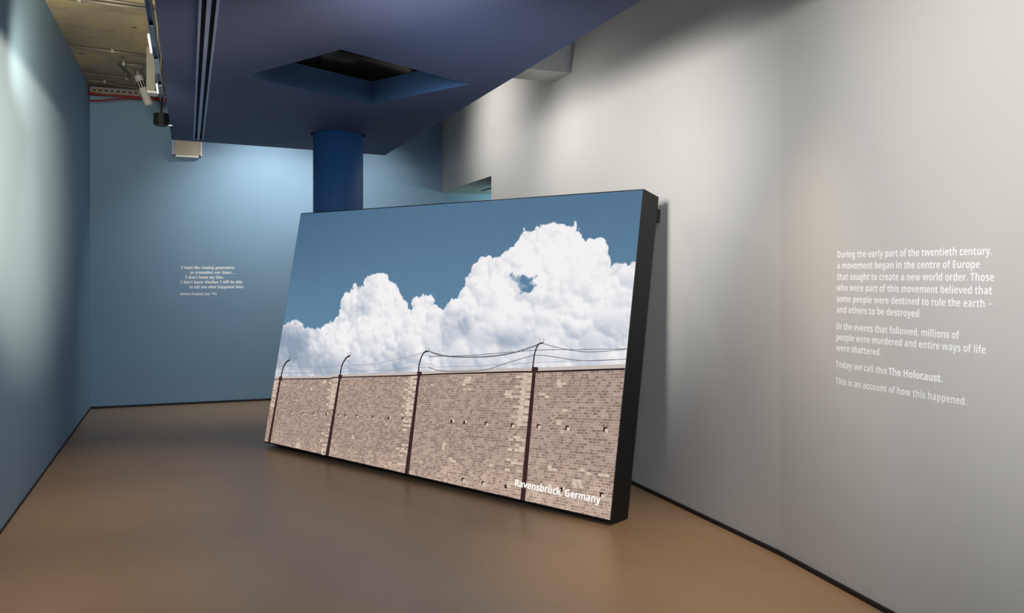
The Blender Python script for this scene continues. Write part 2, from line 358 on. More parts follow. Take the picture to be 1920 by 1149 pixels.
    sky=bot+(top-bot)*k**.8
    sky=sky*(1+.05*(u[...,None]-.5))*(1+.02*(fine[...,None]-.5))
    sky=sky-np.array([.03,.03,.02])*np.exp(-((u[...,None])/.25)**2-((v[...,None]-1)/.3)**2)
    img=sky*(1-mask[...,None])+cl*mask[...,None]
    return np.where(img<=.04045,img/12.92,((img+.055)/1.055)**2.4)


# the sky of the picture
NX, NY = 740, 428
V0 = int(0.42 / PH * (NY - 1))
img = cloud_picture(NX, NY, PW, PH, PJ['cloud'], PJ['hole'])[V0:]
ny = img.shape[0]
gx, gy = np.meshgrid(np.linspace(0, PW, NX), np.linspace(0, PH, NY)[V0:])
co = np.stack([gx, gy, np.zeros_like(gx)], -1).reshape(-1, 3)
idx = np.arange(NX * ny).reshape(ny, NX)
quads = np.stack([idx[:-1, :-1], idx[1:, :-1], idx[1:, 1:], idx[:-1, 1:]], -1).reshape(-1, 4)
me = bpy.data.meshes.new('screen')
me.from_pydata([], [], [])
me.vertices.add(len(co)); me.vertices.foreach_set('co', co.ravel().astype(np.float32))
me.loops.add(quads.size); me.loops.foreach_set('vertex_index', quads.ravel().astype(np.int32))
me.polygons.add(len(quads)); me.polygons.foreach_set('loop_start', np.arange(0, quads.size, 4, dtype=np.int32))
me.update(calc_edges=True)
ca = me.color_attributes.new('picture', 'FLOAT_COLOR', 'POINT')
ca.data.foreach_set('color', np.concatenate([img.reshape(-1, 3), np.ones((NX * ny, 1))], 1).ravel().astype(np.float32))
m_sky, e = emit('screen_sky_picture', (1, 1, 1))
at = m_sky.node_tree.nodes.new('ShaderNodeAttribute'); at.attribute_name = 'picture'
m_sky.node_tree.links.new(at.outputs['Color'], e.inputs['Color'])
me.materials.append(m_sky)
screen = bpy.data.objects.new('screen', me); C.objects.link(screen); screen.parent = disp
screen['label'] = 'lit picture of white clouds in a blue sky above a pale brick wall'

BRX, BRY = 1.0, 58.0 * 2.0 / PH
BL_ = 0.018
# the brick wall of the picture
WT = PJ['walltop']
def top_v(u):
    for (a, b), (c, d) in zip(WT[:-1], WT[1:]):
        if u <= c: return b + (d - b) * (u - a) / (c - a + 1e-9)
    return WT[-1][1]
def brick_uv(u, v):
    # every course runs to one vanishing point far to the left of the picture
    w = (u + 3.87 * PW)
    return BRY * (4.87 * PW) ** 2 * (1.0 / (3.87 * PW) - 1.0 / w), (v + 0.43 * PH) / w * 4.87 * PW
def picture_grid(name, u0, u1, vlo, vhi, nu, nv, z, m, parent):
    bm = B(); uvl = bm.loops.layers.uv.new('course')
    g = [[bm.verts.new((u, lerp(vlo(u), vhi(u), j / nv), z)) for j in range(nv + 1)] for u in [lerp(u0, u1, i / nu) for i in range(nu + 1)]]
    for i in range(nu):
        for j in range(nv):
            f = bm.faces.new((g[i][j], g[i + 1][j], g[i + 1][j + 1], g[i][j + 1]))
            for l in f.loops: l[uvl].uv = brick_uv(l.vert.co.x, l.vert.co.y)
    return obj(name, bm, m, parent)

def brick_mat():
    m, e = emit('screen_brick_picture', (1, 1, 1)); nt = m.node_tree; L = nt.links
    def N(t, **k):
        n = nt.nodes.new(t)
        for a, b in k.items(): n.inputs[a].default_value = b
        return n
    uv = nt.nodes.new('ShaderNodeUVMap'); uv.uv_map = 'course'
    mp = N('ShaderNodeMapping', Scale=(BRX, BRY, 1)); L.new(uv.outputs[0], mp.inputs['Vector'])
    nz = N('ShaderNodeTexNoise', Scale=1.3, Detail=2); L.new(mp.outputs[0], nz.inputs['Vector'])
    sub = nt.nodes.new('ShaderNodeVectorMath'); sub.operation = 'SUBTRACT'; sub.inputs[1].default_value = (.5, .5, .5); L.new(nz.outputs['Color'], sub.inputs[0])
    scl = nt.nodes.new('ShaderNodeVectorMath'); scl.operation = 'SCALE'; scl.inputs['Scale'].default_value = 0.30; L.new(sub.outputs[0], scl.inputs[0])
    add = nt.nodes.new('ShaderNodeVectorMath'); add.operation = 'ADD'; L.new(mp.outputs[0], add.inputs[0]); L.new(scl.outputs[0], add.inputs[1])
    br = nt.nodes.new('ShaderNodeTexBrick'); br.offset = 0.5; br.squash = 0.75; br.squash_frequency = 3
    br.inputs['Scale'].default_value = 1.0; br.inputs['Brick Width'].default_value = 2.1; br.inputs['Row Height'].default_value = 1.0
    br.inputs['Mortar Size'].default_value = 0.11; br.inputs['Mortar Smooth'].default_value = 0.6; br.inputs['Bias'].default_value = 0.1
    br.inputs['Color1'].default_value = (0.68, 0.54, 0.45, 1); br.inputs['Color2'].default_value = (0.36, 0.265, 0.22, 1)
    br.inputs['Mortar'].default_value = (0.78, 0.64, 0.55, 1)
    L.new(add.outputs[0], br.inputs['Vector'])
    # darker, redder band of courses in the upper half, paler towards the foot
    sep = nt.nodes.new('ShaderNodeSeparateXYZ'); L.new(uv.outputs[0], sep.inputs[0])
    mr = nt.nodes.new('ShaderNodeMapRange'); mr.inputs['From Min'].default_value = 0.87; mr.inputs['From Max'].default_value = 1.8
    L.new(sep.outputs['Y'], mr.inputs['Value'])
    n2 = N('ShaderNodeTexNoise', Scale=0.11, Detail=5); n2.inputs['Roughness'].default_value = 0.65; L.new(mp.outputs[0], n2.inputs['Vector'])
    ma = nt.nodes.new('ShaderNodeMath'); ma.operation = 'MULTIPLY_ADD'; L.new(n2.outputs['Fac'], ma.inputs[0]); ma.inputs[1].default_value = 1.3; L.new(mr.outputs[0], ma.inputs[2])
    rp = nt.nodes.new('ShaderNodeValToRGB'); L.new(ma.outputs[0], rp.inputs['Fac'])
    q = rp.color_ramp.elements; q[0].position = 0.55; q[0].color = (1.0, 0.97, 0.94, 1); q[1].position = 1.0; q[1].color = (0.72, 0.68, 0.68, 1)
    mul = nt.nodes.new('ShaderNodeMix'); mul.data_type = 'RGBA'; mul.blend_type = 'MULTIPLY'; mul.inputs['Factor'].default_value = 1.0
    L.new(br.outputs['Color'], mul.inputs['A']); L.new(rp.outputs['Color'], mul.inputs['B'])
    n3 = N('ShaderNodeTexNoise', Scale=2.5, Detail=4); L.new(mp.outputs[0], n3.inputs['Vector'])
    r3 = nt.nodes.new('ShaderNodeValToRGB'); L.new(n3.outputs['Fac'], r3.inputs['Fac'])
    r3.color_ramp.elements[0].position = 0.3; r3.color_ramp.elements[0].color = (0.78, 0.78, 0.78, 1); r3.color_ramp.elements[1].position = 0.7; r3.color_ramp.elements[1].color = (1.18, 1.16, 1.14, 1)
    mu2 = nt.nodes.new('ShaderNodeMix'); mu2.data_type = 'RGBA'; mu2.blend_type = 'MULTIPLY'; mu2.inputs['Factor'].default_value = 1.0
    L.new(mul.outputs['Result'], mu2.inputs['A']); L.new(r3.outputs['Color'], mu2.inputs['B'])
    L.new(mu2.outputs['Result'], e.inputs['Color'])
    return m
m_brick = brick_mat()
brick = picture_grid('picture_wall', 0.0, PW, lambda u: 0.0, top_v, 90, 16, -0.001, m_brick, screen)

# piers, posts, coping, putlog holes and wire of the picture: flat shapes lying on the screen
m_pale, _ = emit('screen_pale_stone', (0.70, 0.57, 0.46))
m_pal2, _ = emit('screen_cream_stone', (0.62, 0.50, 0.40))
m_cope, _ = emit('screen_coping', (0.56, 0.49, 0.45))
m_dark, _ = emit('screen_dark_iron', (0.026, 0.015, 0.016))
m_post, _ = emit('screen_rusty_post', (0.045, 0.022, 0.022))
m_wire, _ = emit('screen_wire', (0.12, 0.12, 0.14))
m_wfar, _ = emit('screen_far_wire', (0.33, 0.35, 0.40))
m_capt, _ = emit('screen_caption_white', (1.0, 0.98, 0.93))

def quad(bm, pts, z, mi=0):
    f = bm.faces.new([bm.verts.new((p[0], p[1], z)) for p in pts]); f.material_index = mi
def ribbon(bm, pts, w, z, mi=0):
    P = [Vector((p[0], p[1])) for p in pts]; n = len(P); W = w if isinstance(w, (list, tuple)) else [w] * n
    l = []
    for i, p in enumerate(P):
        t = (P[min(i + 1, n - 1)] - P[max(i - 1, 0)]).normalized(); a = Vector((-t.y, t.x)) * W[i] / 2
        l.append((bm.verts.new((p.x + a.x, p.y + a.y, z)), bm.verts.new((p.x - a.x, p.y - a.y, z))))
    for i in range(n - 1):
        f = bm.faces.new((l[i][0], l[i][1], l[i + 1][1], l[i + 1][0])); f.material_index = mi
def smooth(pts, k=6):
    P = [Vector((p[0], p[1])) for p in pts]; out = []
    for i in range(len(P) - 1):
        a = P[max(i - 1, 0)]; b = P[i]; c = P[i + 1]; d = P[min(i + 2, len(P) - 1)]
        for j in range(k):
            t = j / k
            out.append(0.5 * ((2 * b) + (c - a) * t + (2 * a - 5 * b + 4 * c - d) * t * t + (3 * b - a - 3 * c + d) * t ** 3))
    return out + [P[-1]]
def pxm(u): return lerp(0.0066, 0.0036, u / PW)      # metres of screen per photo pixel, roughly
rng = np.random.default_rng(5)
bm = B()   # pale quoins and replaced blocks, on the courses of the wall
def course_h(u): return (u + 3.87 * PW) / (4.87 * PW) / BRY
def snap(u, v):
    k = 4.87 * PW / (u + 3.87 * PW); return math.floor((v + 0.43 * PH) * k * BRY) / BRY / k - 0.43 * PH
def block(u0, u1, v, h):
    quad(bm, [(u0, snap(u0, v) + h * .10), (u1, snap(u0, v) + h * .10 + (u1 - u0) * .02), (u1, snap(u0, v) + h * .92 + (u1 - u0) * .02), (u0, snap(u0, v) + h * .92)], -0.0016, int(rng.random() < 0.5))
for (u, v) in PJ['pale']:
    h = course_h(u); w = 2.1 / BRX * BL_ * lerp(0.55, 1.0, u / PW)
    for r in range(int(rng.integers(1, 4))):
        for c in range(int(rng.integers(1, 3))):
            sh = (c + rng.random() * 0.6 - 0.8) * w
            block(u + sh, u + sh + w * 0.93, v - r * h, h)
for (pp, w0, w1) in PJ['posts']:
    u, vt = pp[0]; h = course_h(u); v = vt - 0.02; k = 0; w = 0.055 * lerp(0.75, 1.0, u / PW)
    while v > 0.05:
        k += 1; p = 1.0 if v > vt * 0.55 else 0.25
        if rng.random() < p and u - 2 * w > 0:
            if k % 3: block(u - w * 0.95, u - 0.006, v, h)
            if rng.random() < 0.9: block(u - w * (2.0 if k % 2 else 1.7), u - w, v, h)
            if k % 4 == 0 and u - w * 2.8 > 0: block(u - w * 2.8, u - w * 2.05, v, h)
        v -= h
obj('pale_blocks', bm, [m_pale, m_pal2], screen)
bm = B()   # coping with the shadow line under it
n = 80
for i in range(n):
    a, b = PW * i / n, PW * (i + 1) / n
    t0, t1 = top_v(a), top_v(b); h0, h1 = lerp(0.016, 0.024, a / PW), lerp(0.016, 0.024, b / PW)
    quad(bm, [(a, t0), (b, t1), (b, t1 + h1), (a, t0 + h0)], -0.0014, 0)
    quad(bm, [(a, t0 - h0 * 0.5), (b, t1 - h1 * 0.5), (b, t1), (a, t0)], -0.0018, 1)
obj('coping', bm, [m_cope, m_dark], screen)
bm = B()
for (u, v) in PJ['holes']:
    s = lerp(0.013, 0.020, u / PW)
    if rng.random() < 0.6:
        quad(bm, [(u - s * .5, v - s * .7), (u + s * .1, v - s * .7), (u + s * .1, v + s * .2), (u - s * .5, v + s * .2)], -0.002)
        quad(bm, [(u - s * .5, v + s * .2), (u + s * .9, v + s * .2), (u + s * .9, v + s * .65), (u - s * .5, v + s * .7)], -0.002)
        quad(bm, [(u + s * .15, v - s * .9), (u + s * 1.3, v - s * .9), (u + s * 1.3, v + s * .15), (u + s * .15, v + s * .15)], -0.002, 1)
    else:
        quad(bm, [(u - s * .5, v - s * .7), (u + s * .5, v - s * .7), (u + s * .4, v + s * .6), (u - s * .5, v + s * .6)], -0.002)
        quad(bm, [(u + s * .55, v - s * .2), (u + s * 1.4, v - s * .2), (u + s * 1.4, v + s * .9), (u + s * .55, v + s * .9)], -0.002, 1)
obj('wall_hole', bm, [m_dark, m_pale], screen)
for (pp, w0, w1), arm in zip(PJ['posts'], PJ['arms']):
    u = pp[0][0]; k = pxm(u)
    bm = B()
    b0 = (lerp(*[pp[1][0], pp[0][0]], -0.015), max(pp[1][1] - 0.0, 0.0))
    ribbon(bm, [pp[0], pp[1][:1] + [0.0]], [w0 * k, w1 * k], -0.0024)
    quad(bm, [(u - w0 * k * .8, pp[0][1] - .02), (u + w0 * k * 1.1, pp[0][1] - .02), (u + w0 * k * 1.1, pp[0][1] + .012), (u - w0 * k * .8, pp[0][1] + .012)], -0.0026)
    sa = smooth(arm, 5); ribbon(bm, sa, [lerp(2.6, 2.2, i / len(sa)) * k for i in range(len(sa))], -0.0024, 1)
    e_ = arm[-1]; ribbon(bm, [e_, (e_[0] + .002, e_[1] + .03)], 0.8 * k, -0.0024, 1); ribbon(bm, [(e_[0] - .03, e_[1] + .005), (e_[0] - .03, e_[1] + .03)], 0.7 * k, -0.0024, 1)
    obj('fence_post', bm, [m_post, m_dark], screen)
bm = B()
for i, w in enumerate(PJ['wires']):
    far = i in (0, 1, 2, 3)
    if w[-1][0] > 3.4: w = [p for p in w if p[0] < PW - 0.012] + [[PW - 0.001, w[-1][1]]]
    sw = [p for p in smooth(w, 8) if p.x < PW]
    ribbon(bm, sw, [(0.75 if far else 0.95) * pxm(p[0]) for p in sw], -0.0022, 1 if far else 0)
    if not far:                                                    # barbs
        for p, q in zip(sw[:-1], sw[1:]):
            c = (p + q) / 2; h = 0.9 * pxm(c.x)
            ribbon(bm, [(c.x - h * .4, c.y - h), (c.x + h * .4, c.y + h)], 0.6 * pxm(c.x), -0.0022, 0)
obj('barbed_wire', bm, [m_wire, m_wfar], screen)

# one mesh for the whole picture
def join_children(root):
    bm = bmesh.new(); bm.from_mesh(root.data); mats = list(root.data.materials)
    for ch in list(root.children):
        n0 = len(bm.faces); bm.from_mesh(ch.data); bm.faces.ensure_lookup_table()
        mp_ = []
        for m_ in ch.data.materials:
            if m_ not in mats: mats.append(m_)
            mp_.append(mats.index(m_))
        for f in bm.faces[n0:]: f.material_index = mp_[f.material_index]
        me_ = ch.data; bpy.data.objects.remove(ch); bpy.data.meshes.remove(me_)
    root.data.materials.clear()
    for m_ in mats: root.data.materials.append(m_)
    bm.to_mesh(root.data); bm.free()
join_children(screen)

# ------------------------------------------------------------------ lettering
SER = lambda s: ''.join(chr(0x1D400 + ord(c) - 65) if 'A' <= c <= 'Z' else chr(0x1D41A + ord(c) - 97) if 'a' <= c <= 'z' else c for c in s)
SAN = lambda s: ''.join(chr(0x1D5A0 + ord(c) - 65) if 'A' <= c <= 'Z' else chr(0x1D5BA + ord(c) - 97) if 'a' <= c <= 'z' else chr(0x1D7E2 + ord(c) - 48) if '0' <= c <= '9' else c for c in s)
SAB = lambda s: ''.join(chr(0x1D5D4 + ord(c) - 65) if 'A' <= c <= 'Z' else chr(0x1D5EE + ord(c) - 97) if 'a' <= c <= 'z' else chr(0x1D7EC + ord(c) - 48) if '0' <= c <= '9' else c for c in s)
SABB = lambda s: SAB(s)
def text_mesh(body, fat, extrude):
    c = bpy.data.curves.new('lettering', 'FONT'); c.body = body; c.size = 1.0; c.offset = fat; c.extrude = extrude; c.resolution_u = 3
    o_ = bpy.data.objects.new('lettering', c); C.objects.link(o_)
    dg = bpy.context.evaluated_depsgraph_get(); dg.update()
    me_ = bpy.data.meshes.new_from_object(o_.evaluated_get(dg))
    bpy.data.objects.remove(o_); bpy.data.curves.remove(c)
    return me_
_m = text_mesh(SAN('H'), 0, 0); CAP = max(v.co.y for v in _m.vertices)
def add_line(bm, body, a, b, cap, normal, fat=0.012, lift=0.0002, depth=0.0004, up=None):
    """one line of lettering whose baseline runs from a to b"""
    me_ = text_mesh(body.replace('.', '\u2024'), fat, 1.0)
    x0 = min(v.co.x for v in me_.vertices); x1 = max(v.co.x for v in me_.vertices)
    a, b, nrm = Vector(a), Vector(b), Vector(normal); d = b - a
    up = Vector(up) if up else Vector((0, 0, 1))
    vmap = {}
    for v in me_.vertices:
        p = a + d * ((v.co.x - x0) / (x1 - x0)) + up * (v.co.y * cap / CAP) + nrm * (lift + (v.co.z + 1) * 0.5 * depth)
        vmap[v.index] = bm.verts.new(p)
    for f in me_.polygons:
        try: bm.faces.new([vmap[i] for i in f.vertices])
        except ValueError: pass
    bpy.data.meshes.remove(me_)

# caption on the display
def disp_pt(p): return p
bm = B()
c0, c1 = PJ['cap'][0], PJ['cap'][1]
full = text_mesh(SAB('Ravensbruck') + ',' + SAB(' Germany'), 0.01, 0)
xs = [v.co.x for v in full.vertices]; wfull = max(xs) - min(xs)
pre = text_mesh(SAB('Ravensbr'), 0.01, 0); wpre = max(v.co.x for v in pre.vertices) - min(xs)
pru = text_mesh(SAB('Ravensbru'), 0.01, 0); wpru = max(v.co.x for v in pru.vertices) - min(xs)
def cp(t): return (lerp(c0[0], c1[0], t), lerp(c0[1], c1[1], t), 0.0)
add_line(bm, SAB('Ravensbruck') + ',' + SAB(' Germany'), cp(0), cp(1), 0.0435, (0, 0, -1), 0.010, 0.0028, 0.0004, (0, 1, 0))
for q in (0.30, 0.66):                                             # the two dots of the u umlaut
    x = cp(lerp(wpre, wpru, q) / wfull)
    quad(bm, [(x[0] - .004, x[1] + .0395), (x[0] + .005, x[1] + .0395), (x[0] + .005, x[1] + .0485), (x[0] - .004, x[1] + .0485)], -0.003)
capt = obj('caption', bm, m_capt, disp)
capt['label'] = 'white caption lettering in the lower right corner of the picture'

# wall bracket at the back of the display's upper right corner
bm = B(); add_box(bm, PW - 0.30, PW + 0.001, PH - 0.155, PH - 0.065, PD, PD + 0.055); bevel(bm, 0.006, 2)
br = obj('mounting_bracket', bm, M['black'], disp); br['label'] = 'small black bracket between the housing and the grey wall'
bm = B(); add_box(bm, 0.0, PW, -0.012, 0.004, PD * 0.55, PD + 0.001); obj('foot_rail', bm, M['black'], disp)

# introduction on the grey wall, four paragraphs
intro = thing('wall_lettering', 'white sans-serif introduction in several paragraphs on the grey right wall', 'wall text', (2.88, 2.6, 1.27))
seg = Vector((2.874 - 2.94, 2.703 - 3.475, 0)).normalized(); NR = Vector((seg.y, -seg.x, 0)); NR = NR if NR.x < 0 else -NR
IL = [('During the early part of the twentieth century,', (2.9016, 3.026, 1.5793), (2.8279, 2.1637, 1.574)),
      ('a movement began in the centre of Europe', (2.9016, 3.026, 1.5262), (2.8325, 2.2172, 1.5236)),
      ('that sought to create a new world order. Those', (2.9018, 3.0278, 1.4728), (2.8271, 2.1544, 1.4738)),
      ('who were part of this movement believed that', (2.9019, 3.0297, 1.4206), (2.8279, 2.1637, 1.4234)),
      ('some people were destined to rule the earth \u2012', (2.9019, 3.0297, 1.3669), (2.8276, 2.1602, 1.3728)),
      ('and others to be destroyed.', (2.9019, 3.0297, 1.3155), (2.8574, 2.5087, 1.3191)),
      ('In the events that followed, millions of', (2.9021, 3.0316, 1.2352), (2.8407, 2.3132, 1.2424)),
      ('people were murdered and entire ways of life', (2.9021, 3.0316, 1.1825), (2.8303, 2.1913, 1.1955)),
      ('were shattered.', (2.9023, 3.0335, 1.1312), (2.877, 2.7382, 1.1361)),
      ('Today we call this', (2.9024, 3.0354, 1.0523), (2.874, 2.7027, 1.0559)),
      ('The Holocaust.', (2.8732, 2.6931, 1.0563), (2.8479, 2.3973, 1.0606)),
      ('This is an account of how this happened.', (2.9026, 3.0373, 0.9705), (2.8377, 2.2789, 0.985))]
IO = Vector((2.88, 2.6, 1.27))
def paragraph(name, lines, f, fat, cap, parent, origin, normal, m):
    bm = B()
    for (s, a, b) in lines:
        add_line(bm, f(s), Vector(a) - origin, Vector(b) - origin, cap, normal, fat)
    return obj(name, bm, m, parent)
for part_lines, f, fat in ((IL[0:6], SAB, -0.005), (IL[6:9], SAB, -0.005), (IL[9:10], SAB, -0.005), (IL[10:11], SABB, 0.016), (IL[11:12], SAB, -0.005)):
    q = paragraph('bold_words' if f is SABB else 'paragraph', part_lines, f, fat, 0.0312, intro, IO, NR, M['white_letters'])
    if f is SABB: q['label'] = 'closing two words set in bold white letters'

quote = thing('wall_quotation', 'small white serif quotation with indented lines on the blue back wall', 'wall text', (0.26, back_y(0.26), 1.41))
QO = Vector((0.26, back_y(0.26), 1.41)); NB = Vector((-0.055, -1, 0)).normalized()
QL = [('I want the coming generation', (-0.0695, 1.5608), (0.5096, 1.5614)),
      ('to remember our times\u2026', (0.0263, 1.5049), (0.5185, 1.505)),
      ('I don\u2019t know my fate.', (-0.0257, 1.4496), (0.3918, 1.4489)),
      ('I don\u2019t know whether I will be able', (-0.0763, 1.3932), (0.6003, 1.3932)),
      ('to tell you what happened later.', (0.0183, 1.3368), (0.62, 1.3366))]
W3 = lambda p: (p[0], back_y(p[0]), p[1])
paragraph('quotation', [(s, W3(a), W3(b)) for s, a, b in QL], SER, 0.016, 0.037, quote, QO, NB, M['white_letters'])
q = paragraph('attribution', [('Nachum Grzywacz, July 1942', W3((-0.0803, 1.2601)), W3((0.3128, 1.2593)))], SAB, 0.012, 0.027, quote, QO, NB, M['white_letters'])
q['label'] = 'smaller bold white sans-serif line under the quotation'

# ------------------------------------------------------------------ fittings on the soffit and in the concrete bay
t = thing('recessed_track', 'twin-channel track recessed lengthwise in the dark blue soffit', 'lighting track', (0.095, 3.2, SZ0))
def local_box(name, x0, x1, y0, y1, z0, z1, m, parent):
    bm = B(); L = parent.location
    add_box(bm, x0 - L.x, x1 - L.x, y0 - L.y, y1 - L.y, z0 - L.z, z1 - L.z); return obj(name, bm, m, parent)
xs = [0.049, 0.062, 0.0845, 0.1055, 0.128, 0.141]
for a, b in ((0, 1), (2, 3), (4, 5)):
    local_box('rail', xs[a], xs[b], 1.01, 8.35, 2.797, 2.85, M['rail'], t)
for a, b in ((1, 2), (3, 4)):
    local_box('channel', xs[a], xs[b], 1.01, 8.35, 2.835, 2.85, M['black'], t)

# steel strut alongside the soffit, with hangers
t = thing('steel_strut', 'galvanised slotted steel strut hanging along the left edge of the dark blue soffit', 'strut', (-0.2, 5.0, 2.95))
bm = B(); L = t.location
for x in (-0.2105, -0.182):
    add_box(bm, x - 0.003 - L.x, x + 0.003 - L.x, -2.0 - L.y, 7.33 - L.y, 2.945 - L.z, 2.985 - L.z)
obj('side_flange', bm, M['steel'], t)
bm = B(); add_box(bm, -0.2075 - L.x, -0.185 - L.x, -2.0 - L.y, 7.33 - L.y, 2.972 - L.z, 2.976 - L.z); obj('web', bm, M['rail'], t)
for y0, y1 in ((5.15, 5.62), (5.95, 6.35), (6.75, 7.15)):
    bm = B(); add_box(bm, -0.2075 - L.x, -0.185 - L.x, y0 - L.y, y1 - L.y, 2.945 - L.z, 2.950 - L.z); obj('joint_plate', bm, M['steel'], t)
for y in (4.9, 6.2, 7.0):
    bm = B(); add_tube(bm, [(-0.196 - L.x, y - L.y, 2.976 - L.z), (-0.196 - L.x, y - L.y, SLAB - L.z)], 0.005, 8); obj('hanger_rod', bm, M['dull_steel'], t)
mw, _ = emit('track_lamp_glow', (1.0, 0.98, 0.95), 1.0)
for y0, y1 in ((5.35, 5.75), (6.72, 7.02)):
    bm = B(); add_box(bm, -0.2265 - L.x, -0.2140 - L.x, y0 - L.y, y1 - L.y, 2.935 - L.z, 2.955 - L.z); bevel(bm, 0.003, 1)
    obj('light_strip', bm, mw, t)['label'] = 'short lit white strip clipped to the side of the strut'

# black pendant speaker at the end of the strut
t = thing('pendant_speaker', 'small black drum-shaped speaker on a rod at the end of the steel strut', 'speaker', (-0.206, 7.42, 2.80))
bm = B(); add_prism(bm, circle(0, 0, 0.062, 10), -0.043, 0.052); bevel(bm, 0.004, 2); obj('body', bm, M['black'], t)
bm = B(); add_prism(bm, circle(0, 0, 0.045, 32), -0.050, -0.043); obj('grille', bm, M['housing'], t)
bm = B(); add_tube(bm, [(0.0, 0, 0.05), (0.0, 0, SLAB - 2.80)], 0.008, 10); obj('rod', bm, M['black'], t)
bm = B(); add_box(bm, 0.05, 0.085, -0.012, 0.012, -0.046, -0.038); obj('cable_lug', bm, M['white_plastic'], t)

# white cylinder spotlight under the slab
t = thing('spotlight', 'white cylindrical spotlight with dark cooling slots under the concrete ceiling', 'spotlight', (-0.465, 8.95, 3.50))
ax = Vector((0.33, -0.05, -0.94)).normalized()
bm = B(); add_tube(bm, [ax * 0.0, ax * 0.012, ax * 0.30, ax * 0.312], [0.036, 0.040, 0.040, 0.037], 28); obj('body', bm, M['spot_white'], t, True)
sx = ax.cross(Vector((0, 1, 0))).normalized(); sy = ax.cross(sx)
for k in range(10):
    a = 2 * math.pi * k / 10; d1 = math.cos(a) * sx + math.sin(a) * sy; d2 = -math.sin(a) * sx + math.cos(a) * sy
    bm = B(); P = []
    for u_, w_, r_ in [(u_, w_, r_) for r_ in (0.034, 0.0415) for u_, w_ in ((0.065, -0.007), (0.065, 0.007), (0.135, 0.007), (0.135, -0.007))]:
        P.append(bm.verts.new(ax * u_ + d2 * w_ + d1 * r_))
    for f in ((0, 1, 2, 3), (4, 5, 6, 7), (0, 1, 5, 4), (1, 2, 6, 5), (2, 3, 7, 6), (3, 0, 4, 7)): bm.faces.new([P[i] for i in f])
    obj('cooling_slot', bm, M['black'], t)
bm = B(); add_tube(bm, [(0, 0, 0.09), (0, 0, 0.035), (-0.005, 0, -0.005)], [0.024, 0.026, 0.030], 16); obj('swivel', bm, M['dull_steel'], t, True)
bm = B(); add_box(bm, -0.045, 0.045, -0.03, 0.03, 0.065, 0.09); bevel(bm, 0.004, 1); obj('mounting_plate', bm, M['dull_steel'], t)

# grey control box hung beside the strut
t = thing('control_box', 'plain grey metal box hanging beside the white spotlight, white flange at its foot', 'metal box', (-0.318, 8.2, 3.31))
bm = B(); add_box(bm, -0.036, 0.040, -0.06, 0.06, -0.125, SLAB - 3.31); bevel(bm, 0.003, 1); obj('casing', bm, M['grey_box'], t)
bm = B(); add_box(bm, -0.030, 0.062, -0.08, 0.06, -0.145, -0.125); obj('bottom_flange', bm, M['white_plastic'], t)

# conduits fixed to the slab
def conduit(label, pts, r, clips, m='dull_steel'):
    P = [Vector(p) for p in pts]; o_ = P[0].copy()
    t_ = thing('conduit', label, 'conduit', o_, 'conduits on the concrete ceiling')
    bm = B(); add_tube(bm, [p - o_ for p in P], r, 10); obj('pipe', bm, M[m], t_, True)
    for c in clips:
        bm = B(); add_box(bm, c[0] - 0.014 - o_.x, c[0] + 0.014 - o_.x, c[1] - r - 0.014 - o_.y, c[1] + r + 0.014 - o_.y, SLAB - 2 * r - 0.008 - o_.z, SLAB - o_.z)
        bevel(bm, 0.003, 1); obj('clip', bm, M['grey_box'], t_)
    return t_
zc = SLAB - 0.016
conduit('steel conduit crossing the concrete at the top edge of the view', [(XL, 6.87, zc), (0.05, 6.96, zc)], 0.014, [(-0.76, 6.89)])
conduit('thin dark conduit running just in front of the topmost steel conduit', [(XL, 6.79, zc + 0.004), (0.05, 6.885, zc + 0.004)], 0.010, [])
conduit('steel conduit halfway along the concrete, clipped near its middle', [(XL, 8.31, zc), (-0.20, 8.45, zc)], 0.014, [(-0.65, 8.37)])
conduit('short conduit with bent end between the left wall and the spotlight', [(XL, 9.37, zc), (-0.62, 9.44, zc), (-0.575, 9.40, zc), (-0.57, 9.3, zc), (-0.63, 8.87, zc), (-0.60, 8.82, zc), (-0.36, 8.84, zc)], 0.016, [(-0.595, 9.44), (-0.585, 8.82)])
conduit('wavering thin conduit nearest the red cables', [(XL, 9.70, zc), (-0.82, 9.73, zc), (-0.72, 9.84, zc), (-0.48, 9.93, zc), (-0.15, 9.95, zc)], 0.012, [(-0.83, 9.73)])

# cable tray and red cables at the head of the back wall
ty = back_y(-0.5) - 0.13
t = thing('cable_tray', 'perforated metal cable tray running under the ceiling along the back wall', 'cable tray', (-0.5, ty, 3.50))
t.rotation_euler = (0, 0, -0.0548)
bm = B(); add_box(bm, -0.5, 3.35, -0.005, 0.005, -0.012, 0.055); obj('perforated_side', bm, M['tray'], t)
bm = B(); add_box(bm, -0.5, 3.35, 0.005, 0.12, -0.012, -0.006); obj('tray_bed', bm, M['tray'], t)
for k in range(24):
    bm = B(); add_box(bm, -0.47 + k * 0.06, -0.443 + k * 0.06, -0.0065, -0.0045, 0.018, 0.034); obj('slot', bm, M['black'], t)
def cable(label, pts, r):
    P = [Vector(p) for p in pts]; o_ = P[0]
    dense = []
    for i in range(len(P) - 1):
        a = P[max(i - 1, 0)]; b = P[i]; c = P[i + 1]; d = P[min(i + 2, len(P) - 1)]
        for j in range(8):
            s = j / 8; dense.append(0.5 * ((2 * b) + (c - a) * s + (2 * a - 5 * b + 4 * c - d) * s * s + (3 * b - a - 3 * c + d) * s ** 3))
    dense.append(P[-1])
    bm = B(); add_tube(bm, dense, r, 8)
    o = obj('red_cable', bm, M['red'], None, True)
    return tag(o, label, 'cable', 'red cables along the head of the back wall')
